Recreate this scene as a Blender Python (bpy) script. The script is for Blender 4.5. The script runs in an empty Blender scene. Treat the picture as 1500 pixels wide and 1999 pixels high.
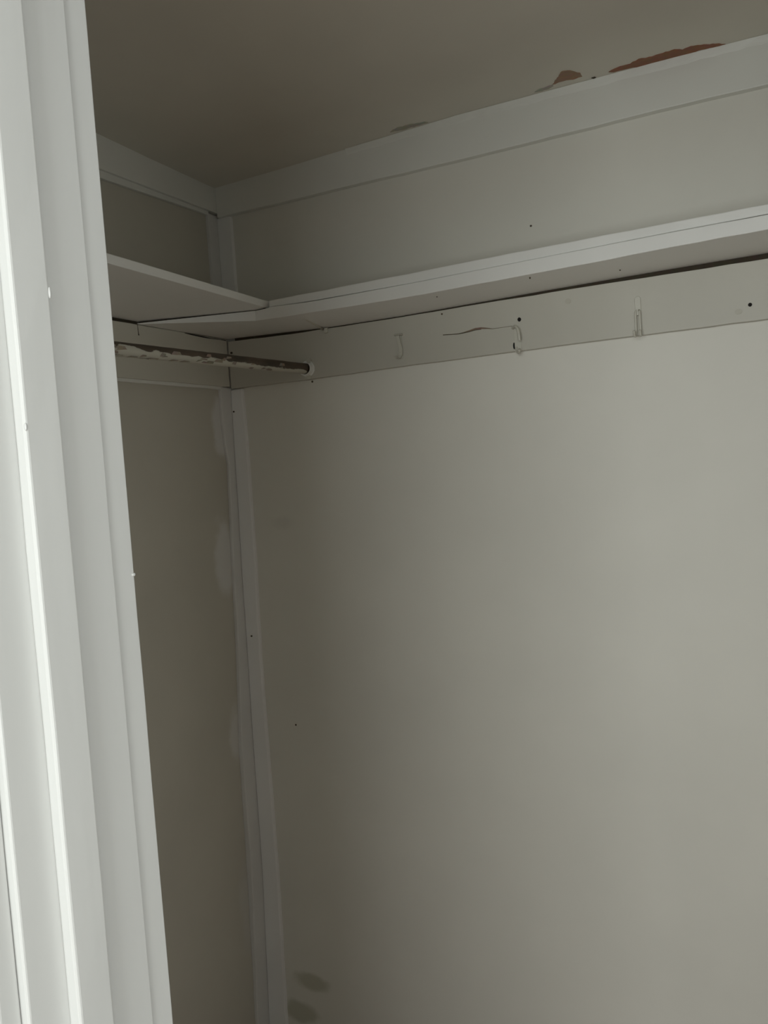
import bpy, bmesh, math, random
from mathutils import Matrix, Vector
random.seed(7)
S = bpy.context.scene
C = S.collection
H = 1.82                      # eye height; heights below are written relative to the eye and lifted by H

# ------------------------------------------------------------------ camera
cam_d = bpy.data.cameras.new('camera')
cam = bpy.data.objects.new('camera', cam_d); C.objects.link(cam)
right = Vector((0.8909222, 0.4492473, -0.0665919))
down = Vector((-0.0321258, -0.0839202, -0.9959545))
fwd = Vector((-0.4530183, 0.8894573, -0.0603340))
m3 = Matrix((right, -down, -fwd)).transposed()
cam.matrix_world = Matrix.Translation((0, 0, H)) @ m3.to_4x4()
cam_d.sensor_fit = 'VERTICAL'
cam_d.sensor_height = 36.0
cam_d.sensor_width = 27.0
cam_d.lens = 36.0 * 1570.12 / 1999.0
cam_d.clip_start = 0.02
S.camera = cam

# ------------------------------------------------------------------ world, daylight, exposure
W = bpy.data.worlds.new('world'); S.world = W; W.use_nodes = True
W.node_tree.nodes['Background'].inputs[0].default_value = (0.80, 0.88, 1.0, 1)
W.node_tree.nodes['Background'].inputs[1].default_value = 0.05

def area(name, loc, direction, sx, sy, power, col):
    d = bpy.data.lights.new(name, 'AREA'); d.shape = 'RECTANGLE'; d.size = sx; d.size_y = sy
    d.energy = power; d.color = col
    o = bpy.data.objects.new(name, d); C.objects.link(o); o.location = loc
    o.rotation_euler = Vector(direction).to_track_quat('-Z', 'Z').to_euler()
    return o
WIN = (-0.72, 0.62, 1.00, 2.55)      # unseen window invented behind the camera to carry the daylight: x0, x1, z0, z1
area('added_window_daylight', ((WIN[0] + WIN[1]) / 2, -1.66, (WIN[2] + WIN[3]) / 2), (0, 1, 0),
     WIN[1] - WIN[0], WIN[3] - WIN[2], 43.0, (0.95, 1.0, 0.985))
SWN = (-1.35, -0.15, 0.80, 2.55)     # unseen side window, added as fill light from the right: y0, y1, z0, z1
area('added_side_daylight', (1.97, (SWN[0] + SWN[1]) / 2, (SWN[2] + SWN[3]) / 2), (-1, 0, 0),
     SWN[3] - SWN[2], SWN[1] - SWN[0], 37.0, (0.95, 1.0, 0.985))
S.view_settings.view_transform = 'Standard'
S.view_settings.look = 'None'
S.view_settings.gamma = 1.0
S.view_settings.use_curve_mapping = False
S.view_settings.exposure = 0.0

# ------------------------------------------------------------------ materials
def nd(nt, t, **kw):
    n = nt.nodes.new(t)
    for k, v in kw.items(): setattr(n, k, v)
    return n

def paint(name, col, rough=0.6, mott=0.04, bump=0.15, scale=140.0, streak=None, spots=(), spec=0.35):
    """emulsion or gloss paint: slight mottling, roller or brush relief, optional stains / filler smears at world positions"""
    m = bpy.data.materials.new(name); m.use_nodes = True
    nt = m.node_tree; L = nt.links
    b = nt.nodes['Principled BSDF']; b.inputs['Roughness'].default_value = rough
    b.inputs['Specular IOR Level'].default_value = spec
    g = nd(nt, 'ShaderNodeNewGeometry')
    n1 = nd(nt, 'ShaderNodeTexNoise'); n1.inputs['Scale'].default_value = 3.2; n1.inputs['Detail'].default_value = 4
    L.new(g.outputs['Position'], n1.inputs['Vector'])
    mr = nd(nt, 'ShaderNodeMapRange'); mr.inputs['From Min'].default_value = .3; mr.inputs['From Max'].default_value = .7
    mr.inputs['To Min'].default_value = 1 - mott; mr.inputs['To Max'].default_value = 1 + mott
    L.new(n1.outputs['Fac'], mr.inputs['Value'])
    mx = nd(nt, 'ShaderNodeMix', data_type='RGBA', blend_type='MULTIPLY'); mx.inputs['Factor'].default_value = 1
    mx.inputs['A'].default_value = (*col, 1); L.new(mr.outputs['Result'], mx.inputs['B'])
    out = mx.outputs['Result']
    for (p, r, c, soft, amt) in spots:          # p centre, r radii, c colour
        sb = nd(nt, 'ShaderNodeVectorMath', operation='SUBTRACT'); sb.inputs[1].default_value = p
        nn = nd(nt, 'ShaderNodeTexNoise'); nn.inputs['Scale'].default_value = 14; nn.inputs['Detail'].default_value = 3
        L.new(g.outputs['Position'], nn.inputs['Vector'])
        dv = nd(nt, 'ShaderNodeVectorMath', operation='DIVIDE'); dv.inputs[1].default_value = r
        L.new(g.outputs['Position'], sb.inputs[0]); L.new(sb.outputs[0], dv.inputs[0])
        ln = nd(nt, 'ShaderNodeVectorMath', operation='LENGTH'); L.new(dv.outputs[0], ln.inputs[0])
        ad = nd(nt, 'ShaderNodeMath', operation='MULTIPLY_ADD'); ad.inputs[1].default_value = 0.9
        L.new(nn.outputs['Fac'], ad.inputs[0]); L.new(ln.outputs['Value'], ad.inputs[2])
        k = nd(nt, 'ShaderNodeMapRange', interpolation_type='SMOOTHSTEP')
        k.inputs['From Min'].default_value = 1.45 - soft; k.inputs['From Max'].default_value = 1.45
        k.inputs['To Min'].default_value = amt; k.inputs['To Max'].default_value = 0
        L.new(ad.outputs[0], k.inputs['Value'])
        mm = nd(nt, 'ShaderNodeMix', data_type='RGBA'); mm.inputs['B'].default_value = (*c, 1)
        L.new(k.outputs['Result'], mm.inputs['Factor']); L.new(out, mm.inputs['A']); out = mm.outputs['Result']
    L.new(out, b.inputs['Base Color'])
    n2 = nd(nt, 'ShaderNodeTexNoise'); n2.inputs['Scale'].default_value = scale; n2.inputs['Detail'].default_value = 3
    if streak:
        mp = nd(nt, 'ShaderNodeMapping'); mp.inputs['Scale'].default_value = streak
        L.new(g.outputs['Position'], mp.inputs['Vector']); L.new(mp.outputs[0], n2.inputs['Vector'])
    else: L.new(g.outputs['Position'], n2.inputs['Vector'])
    bp = nd(nt, 'ShaderNodeBump'); bp.inputs['Strength'].default_value = bump; bp.inputs['Distance'].default_value = 0.0012
    L.new(n2.outputs['Fac'], bp.inputs['Height']); L.new(bp.outputs[0], b.inputs['Normal'])
    return m

def flat(name, col, rough=0.7, metal=0.0):
    m = bpy.data.materials.new(name); m.use_nodes = True; nt = m.node_tree
    b = nt.nodes['Principled BSDF']; b.inputs['Roughness'].default_value = rough; b.inputs['Metallic'].default_value = metal
    n = nd(nt, 'ShaderNodeTexNoise'); n.inputs['Scale'].default_value = 60
    g = nd(nt, 'ShaderNodeNewGeometry'); nt.links.new(g.outputs['Position'], n.inputs['Vector'])
    mx = nd(nt, 'ShaderNodeMix', data_type='RGBA', blend_type='MULTIPLY'); mx.inputs['Factor'].default_value = .45
    mx.inputs['A'].default_value = (*col, 1); nt.links.new(n.outputs['Color'], mx.inputs['B'])
    nt.links.new(mx.outputs['Result'], b.inputs['Base Color'])
    return m

CREAM = (0.790, 0.768, 0.695)
WHITE = (0.815, 0.812, 0.758)
FILL = (0.80, 0.79, 0.77)
Zs = lambda p: (p[0], p[1], p[2] + H)
M_wall_back = paint('cream_wall_paint', CREAM, .55, .03, .10, 120, spots=[
    (Zs((-1.375, 2.0, -1.590)), (.080, .3, .036), (.50, .49, .38), .5, .75),
    (Zs((-1.43, 2.0, -1.700)), (.075, .3, .045), (.50, .49, .38), .5, .75),
    (Zs((-1.36, 2.0, -.155)), (.05, .3, .03), (.62, .60, .55), .7, .35)])
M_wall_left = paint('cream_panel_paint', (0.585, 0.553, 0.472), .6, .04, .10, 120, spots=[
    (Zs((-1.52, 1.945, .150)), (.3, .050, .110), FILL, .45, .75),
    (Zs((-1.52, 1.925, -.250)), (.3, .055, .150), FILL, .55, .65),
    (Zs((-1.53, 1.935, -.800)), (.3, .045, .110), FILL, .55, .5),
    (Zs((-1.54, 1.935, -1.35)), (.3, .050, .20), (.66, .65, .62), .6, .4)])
M_ceil = paint('ceiling_paint', (0.780, 0.748, 0.660), .6, .04, .12, 100)
M_trim = paint('white_trim_paint', WHITE, .42, .025, .22, 60, streak=(.35, 1, 1.6))
M_rail = paint('shade_toned_board_paint', (.57, .548, .478), .45, .03, .22, 60, streak=(.35, 1, 1.6))  # darkened all over to stand in for shade from the narrow shelf
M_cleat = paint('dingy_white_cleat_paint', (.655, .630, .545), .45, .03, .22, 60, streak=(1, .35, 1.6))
M_trimw = paint('paler_white_corner_trim_paint', (.88, .87, .845), .45, .03, .22, 60, streak=(1, 1, .18))  # paler tone for the back wall corner strips
M_dent = paint('dented_paint', (.53, .505, .43), .5, .03, .2, 60)
M_gap = flat('gap_shadow_tone', (.060, .048, .030), .95)  # near-black colour painted in as gap shadow
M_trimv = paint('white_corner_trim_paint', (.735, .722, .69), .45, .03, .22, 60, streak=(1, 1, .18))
M_shelf = paint('white_shelf_paint', (.885, .878, .840), .40, .02, .15, 50, streak=(.3, 1, 1))
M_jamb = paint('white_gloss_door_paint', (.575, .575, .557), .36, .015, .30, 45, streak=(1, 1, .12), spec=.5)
M_hook = paint('white_painted_metal', (.60, .58, .50), .40, .10, .45, 260, spec=.5)
M_room = paint('room_wall_paint', (.74, .74, .72), .6, .02, .08, 120)
M_dark = flat('dark_hole_and_gap_shadow', (.012, .010, .008), .9)
M_crack = flat('dark_crack_edge', (.10, .075, .05), .9)
M_plaster = flat('bare_brown_plaster', (.42, .205, .125), .95)
M_plaster2 = flat('bare_tan_plaster', (.50, .32, .22), .95)
M_shade = flat('shadow_and_smear_tone', (.60, .565, .48), .9)

def wood_floor():
    m = bpy.data.materials.new('oak_floor'); m.use_nodes = True; nt = m.node_tree; L = nt.links
    b = nt.nodes['Principled BSDF']; b.inputs['Roughness'].default_value = .4
    g = nd(nt, 'ShaderNodeNewGeometry'); mp = nd(nt, 'ShaderNodeMapping'); mp.inputs['Scale'].default_value = (2, 26, 1)
    n = nd(nt, 'ShaderNodeTexNoise'); n.inputs['Scale'].default_value = 3; n.inputs['Detail'].default_value = 6
    cr = nd(nt, 'ShaderNodeValToRGB')
    cr.color_ramp.elements[0].color = (.15, .068, .04, 1); cr.color_ramp.elements[1].color = (.30, .15, .09, 1)
    L.new(g.outputs['Position'], mp.inputs[0]); L.new(mp.outputs[0], n.inputs['Vector'])
    L.new(n.outputs['Fac'], cr.inputs[0]); L.new(cr.outputs[0], b.inputs['Base Color'])
    return m
M_floor = wood_floor()

def rod_mat():
    m = bpy.data.materials.new('rod_worn_paint'); m.use_nodes = True; nt = m.node_tree; L = nt.links
    b = nt.nodes['Principled BSDF']; b.inputs['Roughness'].default_value = .55
    tc = nd(nt, 'ShaderNodeTexCoord'); sx = nd(nt, 'ShaderNodeSeparateXYZ'); L.new(tc.outputs['Object'], sx.inputs[0])
    mp = nd(nt, 'ShaderNodeMapping'); mp.inputs['Scale'].default_value = (60, 22, 60); L.new(tc.outputs['Object'], mp.inputs[0])
    n = nd(nt, 'ShaderNodeTexNoise'); n.inputs['Scale'].default_value = 1; n.inputs['Detail'].default_value = 5
    L.new(mp.outputs[0], n.inputs['Vector'])
    # height on the rod, pushed about by noise: bare dark wood on the upper side, old white paint left underneath
    a = nd(nt, 'ShaderNodeMath', operation='MULTIPLY_ADD'); a.inputs[1].default_value = .024; a.inputs[2].default_value = -.012
    L.new(n.outputs['Fac'], a.inputs[0])
    s = nd(nt, 'ShaderNodeMath', operation='ADD'); L.new(sx.outputs['Z'], s.inputs[0]); L.new(a.outputs[0], s.inputs[1])
    k = nd(nt, 'ShaderNodeMapRange'); k.inputs['From Min'].default_value = -.0105; k.inputs['From Max'].default_value = -.0090
    L.new(s.outputs[0], k.inputs['Value'])
    n3 = nd(nt, 'ShaderNodeTexNoise'); n3.inputs['Scale'].default_value = .35; n3.inputs['Detail'].default_value = 4
    L.new(mp.outputs[0], n3.inputs['Vector'])
    cr = nd(nt, 'ShaderNodeValToRGB')
    cr.color_ramp.elements[0].position = .35; cr.color_ramp.elements[0].color = (.050, .041, .027, 1)
    cr.color_ramp.elements[1].position = .70; cr.color_ramp.elements[1].color = (.135, .092, .064, 1)
    L.new(n3.outputs['Fac'], cr.inputs[0])
    mx = nd(nt, 'ShaderNodeMix', data_type='RGBA'); mx.inputs['A'].default_value = (.54, .52, .44, 1)
    L.new(cr.outputs[0], mx.inputs['B']); L.new(k.outputs['Result'], mx.inputs['Factor'])
    L.new(mx.outputs['Result'], b.inputs['Base Color'])
    bp = nd(nt, 'ShaderNodeBump'); bp.inputs['Strength'].default_value = .6; bp.inputs['Distance'].default_value = .003
    L.new(n.outputs['Fac'], bp.inputs['Height']); L.new(bp.outputs[0], b.inputs['Normal'])
    return m
M_rod = rod_mat()

# ------------------------------------------------------------------ mesh helpers
def obj(name, verts, faces, mat, parent=None, bevel=0, seg=2, smooth=False, recentre=False):
    me = bpy.data.meshes.new(name)
    off = Vector((0, 0, 0))
    if recentre:
        xs = [v[0] for v in verts]; ys = [v[1] for v in verts]; zs = [v[2] for v in verts]
        off = Vector(((min(xs) + max(xs)) / 2, (min(ys) + max(ys)) / 2, min(zs)))
        verts = [tuple(Vector(v) - off) for v in verts]
    me.from_pydata([tuple(v) for v in verts], [], faces)
    bm = bmesh.new(); bm.from_mesh(me); bmesh.ops.recalc_face_normals(bm, faces=bm.faces)
    bm.to_mesh(me); bm.free()
    me.materials.append(mat)
    o = bpy.data.objects.new(name, me); C.objects.link(o)
    if parent:
        o.parent = parent
        q = parent; w = Vector((0, 0, 0))         # parents here are never rotated, so world offsets simply add up
        while q: w += q.location; q = q.parent
        o.location = off - w
    else: o.location = off
    if bevel:
        b = o.modifiers.new('bevel', 'BEVEL'); b.width = bevel; b.segments = seg; b.limit_method = 'ANGLE'
        b.angle_limit = math.radians(40)
    if smooth or bevel:
        for p in me.polygons: p.use_smooth = bool(smooth)
    return o

def loft(rings, lift=True):
    n = len(rings[0]); v = []; f = []
    for r in rings:
        for p in r: v.append((p[0], p[1], p[2] + (H if lift else 0)))
    for i in range(len(rings) - 1):
        for j in range(n):
            a = i * n + j; b = i * n + (j + 1) % n
            f.append((a, b, b + n, a + n))
    f.append(tuple(range(n))[::-1]); f.append(tuple(range((len(rings) - 1) * n, len(rings) * n)))
    return v, f

def box(x0, x1, y0, y1, z0, z1):
    return loft([[(x, y0, z0), (x, y1, z0), (x, y1, z1), (x, y0, z1)] for x in (x0, x1)])

def merge(*parts):
    V = []; F = []
    for v, f in parts:
        k = len(V); V += v; F += [tuple(i + k for i in q) for q in f]
    return V, F

def lerp(x, xs, ys):
    if x <= xs[0]: return ys[0]
    for i in range(len(xs) - 1):
        if x <= xs[i + 1]:
            t = (x - xs[i]) / (xs[i + 1] - xs[i]); return ys[i] + t * (ys[i + 1] - ys[i])
    return ys[-1]

def steps(a, b, d):
    n = max(1, round(abs(b - a) / d)); return [a + (b - a) * i / n for i in range(n + 1)]

def tube(path, r, n=10, lift=True):
    rings = []
    P = [Vector(p) for p in path]
    for i, p in enumerate(P):
        t = (P[min(i + 1, len(P) - 1)] - P[max(i - 1, 0)]).normalized()
        u = t.cross(Vector((0.31, 0.2, 0.93))).normalized()
        if u.length < .5: u = t.cross(Vector((1, 0, 0))).normalized()
        w = t.cross(u); rr = r[i] if isinstance(r, (list, tuple)) else r
        rings.append([p + (u * math.cos(2 * math.pi * k / n) + w * math.sin(2 * math.pi * k / n)) * rr for k in range(n)])
    return loft(rings, lift)

def struct(o, label):
    o['kind'] = 'structure'; o['label'] = label; return o
def tag(o, label, cat, group=None):
    o['label'] = label; o['category'] = cat
    if group: o['group'] = group
    return o
J = lambda a: random.uniform(-a, a)

# ------------------------------------------------------------------ closet shell
XR = 0.92                                             # closet right wall, out of view
def xw(z): return -1.520 if z > .26 else -1.517 - .0212 * (.26 - z)      # left wall leans a little
CX = [-1.6, -1.48, -1.24, -1.01, -.72, -.22, 0.0, 1.0]
CZ = [.847, .8475, .852, .8575, .8645, .8610, .8560, .8560]
def zc(x, y):                                          # sagging plaster ceiling near the back wall
    t = min(1, max(0, (2.0 - y) / .7)); t = t * t * (3 - 2 * t)
    return lerp(x, CX, CZ) * (1 - t) + .861 * t
gx = steps(-1.75, XR + .1, .06); gy = steps(.45, 2.12, .06)
V = []; F = []
for z_off in (0, .12):
    for x in gx:
        for y in gy: V.append((x, y, zc(x, y) + z_off + H))
nx, ny = len(gx), len(gy); N = nx * ny
for i in range(nx - 1):
    for j in range(ny - 1):
        a = i * ny + j; F.append((a, a + ny, a + ny + 1, a + 1)); F.append((N + a, N + a + 1, N + a + ny + 1, N + a + ny))
ceil = struct(obj('ceiling', V, F, M_ceil, smooth=True), 'old cream plaster closet ceiling with chipped edge above the back wall')
floor = struct(obj('floor', *loft([[(x, -1.8, -H), (x, 2.12, -H), (x, 2.12, -H - .1), (x, -1.8, -H - .1)] for x in (-2.6, 2.6)]), M_floor),
               'reddish brown wooden floor below the frame')
wall_back = struct(obj('wall_back', *box(-1.75, XR + .1, 2.0, 2.12, -H, .95), M_wall_back), 'cream back wall of the closet with roller marks and low stains')
wz = [-H, -1.2, -.6, 0, .26, .262, .95]
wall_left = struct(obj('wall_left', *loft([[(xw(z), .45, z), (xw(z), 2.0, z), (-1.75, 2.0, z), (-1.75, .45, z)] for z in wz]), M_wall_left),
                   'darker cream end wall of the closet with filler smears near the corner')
struct(obj('wall_right', *box(XR, XR + .1, .45, 2.0, -H, .95), M_wall_back), 'cream right end wall of the closet outside the frame')

# front wall with the door opening (the camera looks in through it)
JX, JR, HD = -.530, .262, .52
struct(obj('wall_front', *merge(box(-2.6, JX, .375, .500, -H, .95), box(JR, 2.6, .375, .500, -H, .95),
                                box(JX, JR, .375, .500, HD + .02, .95)), M_room), 'white front wall around the closet doorway')
# bedroom behind the camera
struct(obj('wall_room_left', *box(-2.7, -2.6, -1.8, .375, -H, .95), M_room), 'white bedroom wall left of the camera')
y0, y1, z0, z1 = SWN[0], SWN[1], SWN[2] - H, SWN[3] - H
struct(obj('wall_room_right', *merge(box(2.0, 2.1, -1.8, y0, -H, .95), box(2.0, 2.1, y1, .375, -H, .95), box(2.0, 2.1, y0, y1, -H, z0), box(2.0, 2.1, y0, y1, z1, .95)), M_room), 'white bedroom wall right of the camera')
struct(obj('added_window_2', *merge(box(1.975, 2.0, y0 - .07, y0, z0 - .07, z1 + .07), box(1.975, 2.0, y1, y1 + .07, z0 - .07, z1 + .07),
                                   box(1.975, 2.0, y0, y1, z0 - .07, z0), box(1.975, 2.0, y0, y1, z1, z1 + .07)), M_jamb), 'white frame of the added, unseen side window right of the camera')
x0, x1, z0, z1 = WIN[0], WIN[1], WIN[2] - H, WIN[3] - H
struct(obj('wall_rear', *merge(box(-2.6, x0, -1.8, -1.7, -H, .95), box(x1, 2.6, -1.8, -1.7, -H, .95),
                               box(x0, x1, -1.8, -1.7, -H, z0), box(x0, x1, -1.8, -1.7, z1, .95)), M_room), 'white bedroom wall with the added window, behind the camera')
struct(obj('ceiling_room', *box(-2.6, 2.6, -1.8, .375, .875, .95), M_room), 'white bedroom ceiling behind the camera')
wf = struct(obj('added_window_1', *merge(box(x0 - .07, x0, -1.70, -1.675, z0 - .07, z1 + .07), box(x1, x1 + .07, -1.70, -1.675, z0 - .07, z1 + .07),
                                   box(x0, x1, -1.70, -1.675, z0 - .07, z0), box(x0, x1, -1.70, -1.675, z1, z1 + .07)), M_jamb), 'white frame of the added, unseen window behind the camera')

# chipped plaster along the ceiling edge: brown scratch coat showing where the skim has come away
def patch(name, pts, mat, drop=.0012, th=.004):
    q = []                                            # ragged broken edge
    for (xa, ya), (xb, yb) in zip(pts, pts[1:] + pts[:1]):
        q.append((xa, ya)); n = max(1, int(math.hypot(xb - xa, yb - ya) / .006))
        for k in range(1, n): q.append((xa + (xb - xa) * k / n + J(.001), ya + (yb - ya) * k / n + J(.0022)))
    pts = q
    top = [(x, y, zc(x, y) + th + H) for x, y in pts]; bot = [(x, y, zc(x, y) - drop + H) for x, y in pts]
    n = len(pts)
    f = [tuple(range(n)), tuple(range(n, 2 * n))[::-1]] + [(i, (i + 1) % n, n + (i + 1) % n, n + i) for i in range(n)]
    return obj(name, top + bot, f, mat, ceil)
patch('bare_plaster', [(-.3448, 1.9609), (-.318, 1.9486), (-.2945, 1.9499), (-.2745, 1.9368), (-.2458, 1.9429), (-.2226, 1.940), (-.1985, 1.9362),
      (-.183, 1.9486), (-.1654, 1.9417), (-.139, 1.9494), (-.1171, 1.960), (-.0975, 1.9733), (-.1161, 1.9735), (-.1514, 1.9703), (-.186, 1.9759),
      (-.2212, 1.979), (-.2517, 1.982), (-.2861, 1.9736), (-.3092, 1.9691), (-.3344, 1.969)], M_plaster)['label'] = 'long reddish brown strip of bare plaster'
patch('bare_plaster', [(-.4722, 1.9477), (-.455, 1.922), (-.4357, 1.8953), (-.4188, 1.9027), (-.4024, 1.9272), (-.4024, 1.9478), (-.4171, 1.9496), (-.4448, 1.9453)],
      M_plaster2)['label'] = 'small tan chip of bare plaster'
patch('paint_chip', [(-.386, 1.968), (-.378, 1.9665), (-.3755, 1.972), (-.382, 1.975)], M_crack)
patch('shadow_and_smear', [(-.52, 1.963), (-.50, 1.951), (-.473, 1.949), (-.472, 1.956), (-.49, 1.966)], M_shade)  # faint shadow painted as a darker ceiling patch
patch('shadow_and_smear', [(-.905, 1.958), (-.878, 1.944), (-.845, 1.946), (-.806, 1.957), (-.80, 1.966), (-.86, 1.966)], M_shade)  # darker smear on the ceiling

# ------------------------------------------------------------------ white trim boards
def back_board(name, xs, yf, yb, zb, zt, mat, label, bev=.0018, jit=.0006, parent=None):
    rings = []
    for x in xs:
        a, b = (zb(x) if callable(zb) else zb), (zt(x) if callable(zt) else zt); k = J(jit)
        rings.append([(x, yf + J(jit), a + k), (x, yb, a + k), (x, yb, b + k), (x, yf + J(jit), b + k)])
    o = obj(name, *loft(rings), mat, parent, bevel=bev)
    return struct(o, label) if label else o
crown = back_board('trim_1', steps(-1.500, XR, .05), 1.980, 2.001,
                   lambda x: lerp(x, [-1.5, -1.0, -.7, -.2, 0], [.7615, .7590, .7562, .7570, .7545]), lambda x: zc(x, 1.98) + .010,
                   M_trim, 'white flat crown board along the top of the back wall')
# ragged paint and caulk bead on the crown's upper edge
rings = []
for x in steps(-1.05, XR, .025):
    z = zc(x, 1.976); h = .0125 + J(.002)
    rings.append([(x, 1.9805, z - h - .006), (x, 1.9775 + J(.0005), z - h), (x, 1.974 + J(.0006), z - .001), (x, 1.981, z + .004)])
obj('caulk_bead', *loft(rings), M_trim, crown, smooth=False)
def left_board(name, ys, xf, xb, zb, zt, mat, label, bev=.0018, jit=.0006, parent=None):
    rings = []
    for y in ys:
        a, b = (zb(y) if callable(zb) else zb), (zt(y) if callable(zt) else zt); k = J(jit)
        rings.append([(xf + J(jit), y, a + k), (xb, y, a + k), (xb, y, b + k), (xf + J(jit), y, b + k)])
    o = obj(name, *loft(rings), mat, parent, bevel=bev)
    return struct(o, label) if label else o
cl = left_board('trim_2', steps(.50, 2.000, .06), -1.500, -1.521, lambda y: lerp(y, [1.2, 1.52, 1.93], [.772, .7731, .7749]),
                lambda y: zc(-1.5, y) + .010, M_trim, 'white flat crown board along the top of the dark end wall')
left_board('bead', steps(.50, 1.955, .06), -1.509, -1.521, lambda y: lerp(y, [1.2, 1.52, 1.93], [.753, .7545, .7650]),
           .778, M_trim, None, .002, parent=cl)
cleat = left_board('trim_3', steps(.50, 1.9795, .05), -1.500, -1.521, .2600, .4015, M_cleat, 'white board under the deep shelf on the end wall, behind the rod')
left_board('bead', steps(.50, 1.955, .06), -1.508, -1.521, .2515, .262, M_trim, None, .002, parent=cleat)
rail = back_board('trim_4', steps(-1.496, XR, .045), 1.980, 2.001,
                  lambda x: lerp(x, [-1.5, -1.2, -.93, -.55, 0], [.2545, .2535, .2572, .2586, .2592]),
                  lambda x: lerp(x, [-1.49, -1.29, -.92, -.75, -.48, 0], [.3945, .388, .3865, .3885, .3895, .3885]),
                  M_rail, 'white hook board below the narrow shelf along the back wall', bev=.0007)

def dark_dot(parent, x, z, rx, rz, y, name='screw_hole', mat=None, axis='y', n=10, th=.0012):
    ring = [(x + rx * math.cos(2 * math.pi * k / n), z + rz * math.sin(2 * math.pi * k / n)) for k in range(n)]
    rings = [[(a, yy, b) for a, b in ring] for yy in (y - .0006, y + th)]
    return obj(name, *loft(rings), mat or M_dark, parent)
dark_dot(rail, -.5935, .3352, .0046, .0052, 1.979)
dark_dot(rail, -.0693, .2945, .0042, .0042, 1.979)
sl = dark_dot(rail, -.6105, .2717, .0026, .0085, 1.979, 'slot'); sl['label'] = 'narrow dark upright slot'
dark_dot(rail, -.800, .3780, .0025, .0022, 1.979, 'nail_hole', M_crack)
dark_dot(rail, -1.4850, .3600, .0040, .0034, 1.979, 'nail_hole', M_crack)
dark_dot(rail, -.470, .3620, .0075, .0065, 1.9795, 'paint_dent', M_dent)
dark_dot(rail, -.0930, .2830, .0080, .0060, 1.9795, 'paint_dent', M_dent)
dark_dot(wall_back, -.5567, .5627, .0028, .0024, 2.0, 'nail_hole', M_crack)
dark_dot(wall_back, -1.2218, .2480, .0032, .0030, 2.0, 'nail_hole', M_crack)
dark_dot(wall_back, -1.367, -.774, .0030, .0030, 2.0, 'nail_hole', M_crack)
# paint crack with a flaked brown lip
cr = [(-.8007, .3251, .0012), (-.775, .3233, .0010), (-.7578, .3224, .0012), (-.7436, .3228, .0020), (-.728, .3240, .0036), (-.711, .3262, .0050),
      (-.695, .3262, .0048), (-.678, .3245, .0030), (-.6644, .3222, .0014), (-.6332, .3224, .0010), (-.6131, .3222, .0012)]
rings = [[(x, 1.9792, z - .0012), (x, 1.9792, z + h - .0012), (x, 1.981, z + h - .0012), (x, 1.981, z - .0012)] for x, z, h in cr]
obj('crack_and_gap_shadow', *loft(rings), flat('flaked_brown_lip', (.30, .235, .17), .9), rail)['label'] = 'long brown paint crack'
rings = [[(x, 1.9789, z - .0022), (x, 1.9789, z - .0006), (x, 1.981, z - .0006), (x, 1.981, z - .0022)] for x, z, h in cr[:7]]
obj('crack_and_gap_shadow', *loft(rings), M_crack, rail)

# dark strips for the shade in the gaps over the hook board and end wall board, and the open joint in that board
RZX = [-1.49, -1.29, -1.15, -.92, -.76, -.49, -.24, 0, .9]
RZ = [.4025, .3955, .3900, .3893, .3918, .3962, .3993, .4005, .403]
rings = []
for x in steps(-1.47, XR - .002, .045):
    b = lerp(x, [-1.5, -1.2, -.93], [.390, .386, .385]); t = lerp(x, RZX, RZ) - .0002
    rings.append([(x, 1.9815, b - .003), (x, 1.999, b - .003), (x, 1.999, t), (x, 1.9815, t)])
obj('gap_shadow', *loft(rings), M_gap, rail)['label'] = 'dark strip of painted shadow under the narrow shelf'
obj('gap_shadow', *loft([[(-1.5025, y, .399), (-1.518, y, .399), (-1.518, y, .4078), (-1.5025, y, .4092)] for y in (.52, 1.2, 1.61)]), M_gap, cleat)
obj('board_joint', *loft([[(-1.4994, 1.6085 + d, z), (-1.502, 1.6085 + d, z), (-1.502, 1.6085 + d + w, z), (-1.4994, 1.6085 + d + w, z)]
                          for z, w, d in ((.4015, .0012, 0), (.388, .0016, .0005), (.378, .0020, .0008), (.3735, .0042, .0005))]), M_crack, cleat)
obj('crack_and_gap_shadow', *loft([[(-1.4993, y, z), (-1.502, y, z), (-1.502, y, z + w), (-1.4993, y, z + w)]
                          for y, z, w in ((1.792, .3990, .0012), (1.82, .3972, .0030), (1.87, .3960, .0034), (1.905, .3962, .0016), (1.95, .3978, .0012), (1.976, .3972, .0026))]), M_dark, cleat)  # black strip drawn as gap shadow between plank underside and end wall board

# corner trim: two strips above the shelf, two below, meeting in the corner
def vert_strip(name, zs, fn, mat, label, bev=.003, parent=None):
    o = obj(name, *loft([fn(z) for z in zs]), mat, parent, bevel=bev)
    return struct(o, label) if label else o
def up_left(z):
    e = 1.951 + J(.0006); return [(-1.510, e, z), (-1.510, 1.999, z), (-1.5205, 1.999, z), (-1.5205, e, z)]
def up_back(z):
    e = -1.462 + J(.0008); return [(-1.5095, 1.992, z), (e, 1.992, z), (e + .004, 2.001, z), (-1.5095, 2.001, z)]
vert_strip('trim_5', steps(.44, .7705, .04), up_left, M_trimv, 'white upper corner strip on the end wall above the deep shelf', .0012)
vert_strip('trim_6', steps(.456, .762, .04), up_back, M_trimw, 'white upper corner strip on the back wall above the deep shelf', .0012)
cz = [-1.82, -1.77, -1.26, -.83, -.52, -.32, -.12, .076, .27]
def xc(z): return lerp(z, cz, [-1.551, -1.549, -1.529, -1.526, -1.5205, -1.5185, -1.5135, -1.5105, -1.5065])
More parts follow.
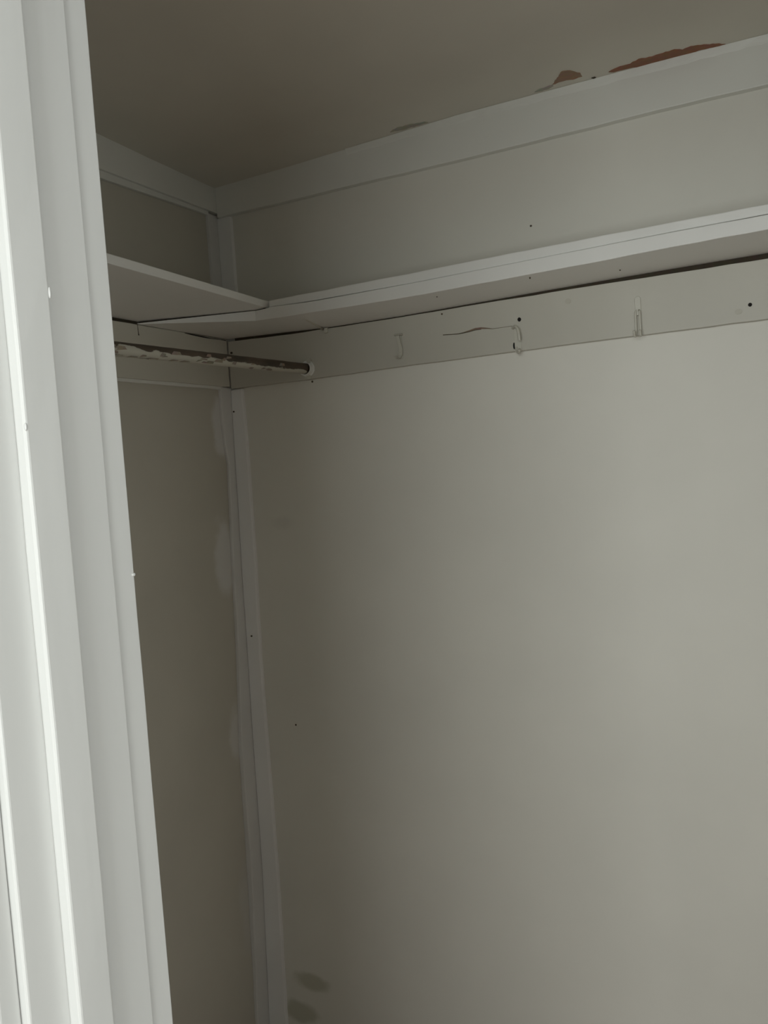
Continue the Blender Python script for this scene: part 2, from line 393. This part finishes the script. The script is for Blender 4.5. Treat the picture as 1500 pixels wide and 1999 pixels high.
def xr(z): return lerp(z, [-1.82, -1.75, -1.25, -.82, -.52, -.32, -.12, .07, .25], [-1.483, -1.482, -1.472, -1.4735, -1.4725, -1.4660, -1.4630, -1.4635, -1.4655])
def yl(z): return lerp(z, [-1.82, -1.71, -1.22, -.80, -.51, -.31, -.12, .05, .10, .26], [1.934, 1.934, 1.938, 1.937, 1.951, 1.953, 1.957, 1.962, 1.948, 1.942])
def lo_left(z):
    e = yl(z) + J(.0012); return [(xc(z), e, z), (xc(z), 1.999, z), (xw(z) - .001, 1.999, z), (xw(z) - .001, e, z)]
def lo_back(z):
    e = xr(z) + J(.0010); return [(xc(z) + .0005, 1.989, z), (e, 1.989, z), (e + .003, 2.001, z), (xc(z) + .0005, 2.001, z)]
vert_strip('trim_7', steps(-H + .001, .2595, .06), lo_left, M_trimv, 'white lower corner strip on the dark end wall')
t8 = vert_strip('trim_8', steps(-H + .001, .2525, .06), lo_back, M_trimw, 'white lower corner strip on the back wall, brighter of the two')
dark_dot(t8, -1.500, .186, .0030, .0026, 1.9884, 'nail_hole', M_crack)
dark_dot(t8, -1.4985, -.503, .0032, .0028, 1.9884, 'nail_hole', M_crack)

# ------------------------------------------------------------------ door frame at the left of the picture
def plan_post(name, poly, mat, z0=-H, z1=HD, parent=None, bev=.0022, label=None):
    rings = [[(x + J(.00025), y + J(.00025), z) for x, y in poly] for z in steps(z0, z1, .07)]
    return obj(name, *loft(rings), mat, parent, bevel=bev, seg=3)
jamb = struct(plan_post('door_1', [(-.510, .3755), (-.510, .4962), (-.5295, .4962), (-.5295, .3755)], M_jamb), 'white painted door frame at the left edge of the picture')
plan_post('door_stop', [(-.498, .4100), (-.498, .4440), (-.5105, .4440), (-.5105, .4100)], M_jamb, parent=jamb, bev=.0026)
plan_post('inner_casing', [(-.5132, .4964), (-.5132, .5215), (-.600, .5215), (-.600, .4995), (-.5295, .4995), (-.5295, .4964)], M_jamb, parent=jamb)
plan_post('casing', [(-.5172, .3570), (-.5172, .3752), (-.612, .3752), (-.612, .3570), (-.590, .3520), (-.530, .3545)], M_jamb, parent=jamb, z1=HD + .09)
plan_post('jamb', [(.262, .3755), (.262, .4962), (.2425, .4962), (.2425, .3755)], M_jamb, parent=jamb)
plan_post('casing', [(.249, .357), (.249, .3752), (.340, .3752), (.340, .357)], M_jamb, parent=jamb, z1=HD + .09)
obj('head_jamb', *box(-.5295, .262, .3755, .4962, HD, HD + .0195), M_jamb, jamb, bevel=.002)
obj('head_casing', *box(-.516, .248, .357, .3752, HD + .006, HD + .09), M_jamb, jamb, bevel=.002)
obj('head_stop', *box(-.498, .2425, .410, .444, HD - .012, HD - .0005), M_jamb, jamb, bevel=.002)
def blob(p, r, name='paint_drip', parent=jamb, mat=M_jamb):
    v = []; f = []
    bm = bmesh.new(); bmesh.ops.create_uvsphere(bm, u_segments=8, v_segments=6, radius=1)
    for q in bm.verts: v.append((p[0] + q.co.x * r[0], p[1] + q.co.y * r[1], p[2] + q.co.z * r[2] + H))
    f = [tuple(k.index for k in q.verts) for q in bm.faces]; bm.free()
    return obj(name, v, f, mat, parent, smooth=True)
blob((-.5132, .5200, -.0820), (.0014, .0024, .0016))
blob((-.4983, .4435, .1460), (.0012, .0012, .0045))
blob((-.4985, .4110, .0440), (.0012, .0012, .0030))

# ------------------------------------------------------------------ shelves
FX = [-1.5, -1.31, -1.1, -.82, -.43, -.21, -.025, .9]
FY = [1.7935, 1.798, 1.812, 1.822, 1.7975, 1.775, 1.764, 1.72]
rings = []
for x in [-1.4995, -1.44, -1.38, -1.32, -1.262, -1.233, -1.215] + steps(-1.18, XR - .002, .045):
    yf = lerp(x, FX, FY); zb = .4015; zt = min(lerp(x, [-1.5, -1.26, -1.232, -1.215, -1.1, -.82, -.43, 0], [.4045, .4288, .4300, .4325, .4295, .4330, .4335, .4295]), .4335)
    rb = lerp(x, RZX, RZ); k = J(.0005)
    rings.append([(x, yf + J(.0005), max(zb, .4015) + k), (x, 1.986, rb), (x, 1.986, max(rb + .003, zt - .003)), (x, yf + J(.0005), zt + k * .3)])
plank = tag(obj('shelf_plank', *loft(rings), M_shelf, bevel=.0018, recentre=True),
            'long white plank above the hook board, lower of two stacked boards', 'shelf', 'closet shelf boards')
# flared end under the deep shelf: the plank widens into the corner, its underside level, its top edge following the deep shelf
v = [(-1.262, 1.8005, .4285), (-1.4990, 1.609, .4040), (-1.4990, 1.792, .4040), (-1.262, 1.8005, .4018), (-1.4990, 1.609, .4018), (-1.4990, 1.794, .4016)]
obj('flared_end', [(a, b, c + H) for a, b, c in v], [(0, 1, 2), (3, 5, 4), (0, 3, 4, 1), (1, 4, 5, 2), (2, 5, 3, 0)], M_shelf, plank)
# dark strip as painted shade between the plank and the deep shelf lying on it
v = []
for (x, y, z0_, z1_) in ((-1.233, 1.8055, .4290, .4322), (-1.262, 1.8030, .4280, .4299), (-1.4985, 1.6125, .4038, .4076)):
    v += [(x, y, z0_), (x - .002, y + .012, z0_), (x - .002, y + .012, z1_), (x, y, z1_)]
obj('gap_shadow', *loft([v[0:4], v[4:8], v[8:12]]), M_gap, plank)
for x, y in ((-.762, 1.86), (-.5179, 1.8284), (-.33, 1.90)):
    rings = [[(x + .0016 * math.cos(k), y + .0016 * math.sin(k), z) for k in (0, 1.05, 2.1, 3.14, 4.2, 5.24)] for z in (.3975, .4030)]
    obj('nail_head', *loft(rings), M_crack, plank)
rings = []
for x in steps(-1.2235, XR - .002, .045):
    yf = lerp(x, FX, FY) + .006; zt = lerp(x, [-1.23, -1.1, -.82, -.68, -.43, -.21, 0], [.4512, .4540, .4588, .4590, .4575, .4530, .4510])
    b = lerp(x, [-1.26, -1.1, -.82, -.43, 0], [.4335, .4322, .4345, .4348, .4320])
    rings.append([(x, yf + J(.0006), b), (x, 1.992, b + .002), (x, 1.992, zt), (x, yf + J(.0006), zt + J(.0005))])
tag(obj('shelf_board', *loft(rings), M_shelf, bevel=.0022, recentre=True),
    'thin white board laid on the long plank, upper of two stacked boards', 'shelf', 'closet shelf boards')
rings = []
for y in [.512, .8, 1.05, 1.23, 1.4, 1.6, 1.79, 1.9, 1.991]:
    xf = lerp(y, [.5, 1.23, 1.5, 1.79, 2], [-1.180, -1.209, -1.2155, -1.2310, -1.2320]) + J(.0005)
    zf = lerp(y, [.5, 1.23, 1.5, 1.79, 2], [.4440, .4370, .4345, .4335, .4335])
    th = lerp(y, [.5, 1.23, 1.79], [.021, .0205, .0190])
    xb = -1.5085; zr = .4085 + (zf - .4335)
    rings.append([(xf, y, zf), (xb, y, zr), (xb, y, zr + th), (xf, y, zf + th)])
tag(obj('deep_shelf', *loft(rings), M_shelf, bevel=.0020, recentre=True),
    'deep white shelf across the dark end wall above the rod', 'shelf', 'closet shelf boards')

# small painted bracket pin in the angle under the plank
br = bpy.data.objects.new('shelf_bracket', None); C.objects.link(br); br.location = (-1.150, 1.955, .372 + H)
tag(br, 'small white painted bracket under the narrow shelf, near the rod end', 'bracket')
obj('strap', *tube([(-1.1458, 1.856, .3985), (-1.152, 1.905, .3955), (-1.158, 1.950, .3905), (-1.160, 1.977, .3865)], [.002, .0032, .0034, .0034], 8), M_hook, br, smooth=True)
obj('foot', *box(-1.1560, -1.1450, 1.9735, 1.9795, .3745, .3890), M_hook, br, bevel=.0015)

# ------------------------------------------------------------------ closet rod
A = Vector((-1.2234, 1.978, .2830)); B = Vector((-1.2240, .512, .2560))
rd = bpy.data.objects.new('closet_rod', None); C.objects.link(rd); rd.location = (A.x, A.y, A.z + H)
tag(rd, 'worn brown closet rod with peeling white paint, below the deep shelf', 'rod')
def rodrings(a, b, r, n=24, d=.02):
    t = (b - a); Ln = t.length; out = []
    for s in steps(0, Ln, d):
        p = a + t * (s / Ln); rr = r + J(.0003)
        out.append([(p.x + rr * math.cos(2 * math.pi * k / n), p.y, p.z + rr * math.sin(2 * math.pi * k / n)) for k in range(n)])
    return out
pole = obj('rod', *loft(rodrings(A + Vector((0, -.004, 0)), B, .0150)), M_rod, rd, smooth=True)
# object origin of the pole on its axis so that its worn paint follows it
pole.data.transform(Matrix.Translation((-A.x, -A.y, -A.z - H))); pole.location = (0, 0, 0)
# socket cup screwed to the hook board: back disc, open-topped rim and two screw ears
def disc(cx, cz_, r, y0, y1, n=20, a0=0, a1=2 * math.pi, r2=None):
    pts = [(cx + r * math.cos(a0 + (a1 - a0) * k / n), cz_ + r * math.sin(a0 + (a1 - a0) * k / n)) for k in range(n + (1 if r2 else 0))]
    if r2: pts += [(cx + r2 * math.cos(a0 + (a1 - a0) * k / n), cz_ + r2 * math.sin(a0 + (a1 - a0) * k / n)) for k in range(n, -1, -1)]
    return loft([[(a, y, b) for a, b in pts] for y in (y0, y1)])
sk = obj('rod_socket', *disc(A.x + .003, A.z, .0235, 1.9745, 1.9798), M_shelf, rd, bevel=.001)
sk['label'] = 'white painted socket cup'
obj('rim', *disc(A.x + .003, A.z, .0205, 1.9610, 1.9750, 18, math.radians(140), math.radians(400), .0170), M_shelf, sk)
obj('ear', *disc(A.x + .010, A.z + .0225, .0075, 1.9735, 1.9797, 12), M_hook, sk, bevel=.001)
obj('ear', *disc(A.x + .006, A.z - .0225, .0075, 1.9735, 1.9797, 12), M_hook, sk, bevel=.001)
# curled flakes of old paint still hanging on the underside
parts = []
for i in range(70):
    s = random.uniform(.10, .98) if i > 30 else random.uniform(.25, .75)
    p = A + (B - A) * s; a = math.radians(random.uniform(-75, 15)); r = .0152
    c0 = Vector((p.x + r * math.cos(a), p.y, p.z + r * math.sin(a)))
    nrm = Vector((math.cos(a), 0, math.sin(a))); tan = Vector((-math.sin(a), 0, math.cos(a)))
    l = random.uniform(.006, .020); w = random.uniform(.002, .0055); lf = random.uniform(.0006, .0030)
    q = [c0 + Vector((0, -l, 0)) - tan * w * .6, c0 + Vector((0, l, 0)) - tan * w * J(1), c0 + Vector((0, l * .7, 0)) + tan * w + nrm * lf, c0 + Vector((0, -l * .5, 0)) + tan * w + nrm * lf * .6]
    parts.append(loft([[tuple(z) for z in q], [tuple(z - nrm * .0008) for z in q]]))
fl = obj('paint_flakes', *merge(*parts), flat('flaking_paint', (.40, .34, .27), .8), rd); fl['kind'] = 'stuff'

# ------------------------------------------------------------------ coat hooks, thick with paint
def rounded_plate(w, h, t, n=8):
    pts = []
    r = w / 2
    for k in range(n + 1): a = math.pi * k / n; pts.append((r * math.cos(a), h / 2 - r + r * math.sin(a)))
    for k in range(n + 1): a = math.pi + math.pi * k / n; pts.append((r * math.cos(a), -h / 2 + r + r * math.sin(a)))
    return [[(x, y, z) for x, z in pts] for y in (0, -t)]
def arc(pts, n=14):
    """smooth curve through points"""
    P = [Vector(p) for p in pts]; out = []
    for i in range(len(P) - 1):
        p0 = P[max(i - 1, 0)]; p1 = P[i]; p2 = P[i + 1]; p3 = P[min(i + 2, len(P) - 1)]
        for k in range(n):
            t = k / n
            out.append(.5 * ((2 * p1) + (p2 - p0) * t + (2 * p0 - 5 * p1 + 4 * p2 - p3) * t * t + (3 * p1 - p0 - 3 * p2 + p3) * t ** 3))
    out.append(P[-1]); return out
def hook_root(x, z, label):
    r = bpy.data.objects.new('coat_hook', None); C.objects.link(r); r.location = (x, 1.9795, z + H)
    return tag(r, label, 'hook', 'painted coat hooks on the hook board')
def local(parent, name, vf, mat, **k):
    o = obj(name, vf[0], vf[1], mat, None, **k); o.parent = parent; return o
# hook nearest the rod: flat strap bent out at the top and curled at the foot
h = hook_root(-.926, .3075, 'white painted strap hook on the hook board, nearest the rod end')
local(h, 'back_plate', loft(rounded_plate(.013, .062, .0025), False), M_hook, bevel=.0008)
rings = [[Vector(p) + Vector((sx * .0045, sy, 0)) for sx, sy in ((-1, 0), (1, 0), (1, -.0022), (-1, -.0022))] for p in
         arc([(-.004, -.002, .030), (.001, -.013, .029), (.005, -.015, .012), (.007, -.011, -.006), (.004, -.008, -.021), (.001, -.016, -.031), (-.004, -.027, -.026)], 6)]
local(h, 'prong', loft(rings, False), M_hook, smooth=False)
local(h, 'top_lip', loft([[(-.015, 0, .032), (-.015, -.006, .033), (-.015, -.004, .036), (-.015, 0, .036)], [(.010, 0, .030), (.010, -.012, .031), (.010, -.008, .036), (.010, 0, .036)]], False), M_hook, bevel=.001)
# middle hook: curved arm on a long plate with an empty screw hole above
h = hook_root(-.600, .2845, 'white painted hook with a curved arm, below the empty black screw hole')
local(h, 'back_plate', loft(rounded_plate(.017, .066, .0025), False), M_hook, bevel=.0008)
local(h, 'prong', tube(arc([(-.012, -.001, .031), (-.004, -.010, .0335), (.006, -.020, .026), (.0105, -.024, .010), (.0105, -.022, -.004)], 6), [.0025] + [.0036] * 23 + [.0040], 8, False), M_hook, smooth=True)
local(h, 'lower_prong', tube(arc([(-.004, -.002, -.018), (.000, -.008, -.028), (.006, -.018, -.0325), (.010, -.027, -.027)], 6), .0036, 8, False), M_hook, smooth=True)
# right hook: tall narrow plate, twin wires running down and curling out below the board
h = hook_root(-.307, .3000, 'tall white painted double wire hook, rightmost of the three hooks')
local(h, 'back_plate', loft([[(p[0], p[1], p[2] + .029) for p in r] for r in rounded_plate(.0135, .040, .0035)], False), M_hook, bevel=.001)
for s in (-1, 1):
    local(h, 'prong', tube(arc([(s * .0020, -.003, .016), (s * .0044, -.010, .010), (s * .0048, -.0125, -.012), (s * .0052, -.013, -.034), (s * .0062, -.0185, -.0445), (s * .0066, -.028, -.0435), (s * .0066, -.033, -.034)], 6), .0027, 8, False), M_hook, smooth=True)
local(h, 'collar', loft([[(x, y, z + .011) for x, y, z in r] for r in rounded_plate(.0125, .014, .0085)], False), M_hook, bevel=.001)
local(h, 'screw_head', loft([[(.0032 + .0026 * math.cos(k * 1.05), y, .0140 + .0026 * math.sin(k * 1.05)) for k in range(6)] for y in (-.0080, -.0095)], False), M_crack)
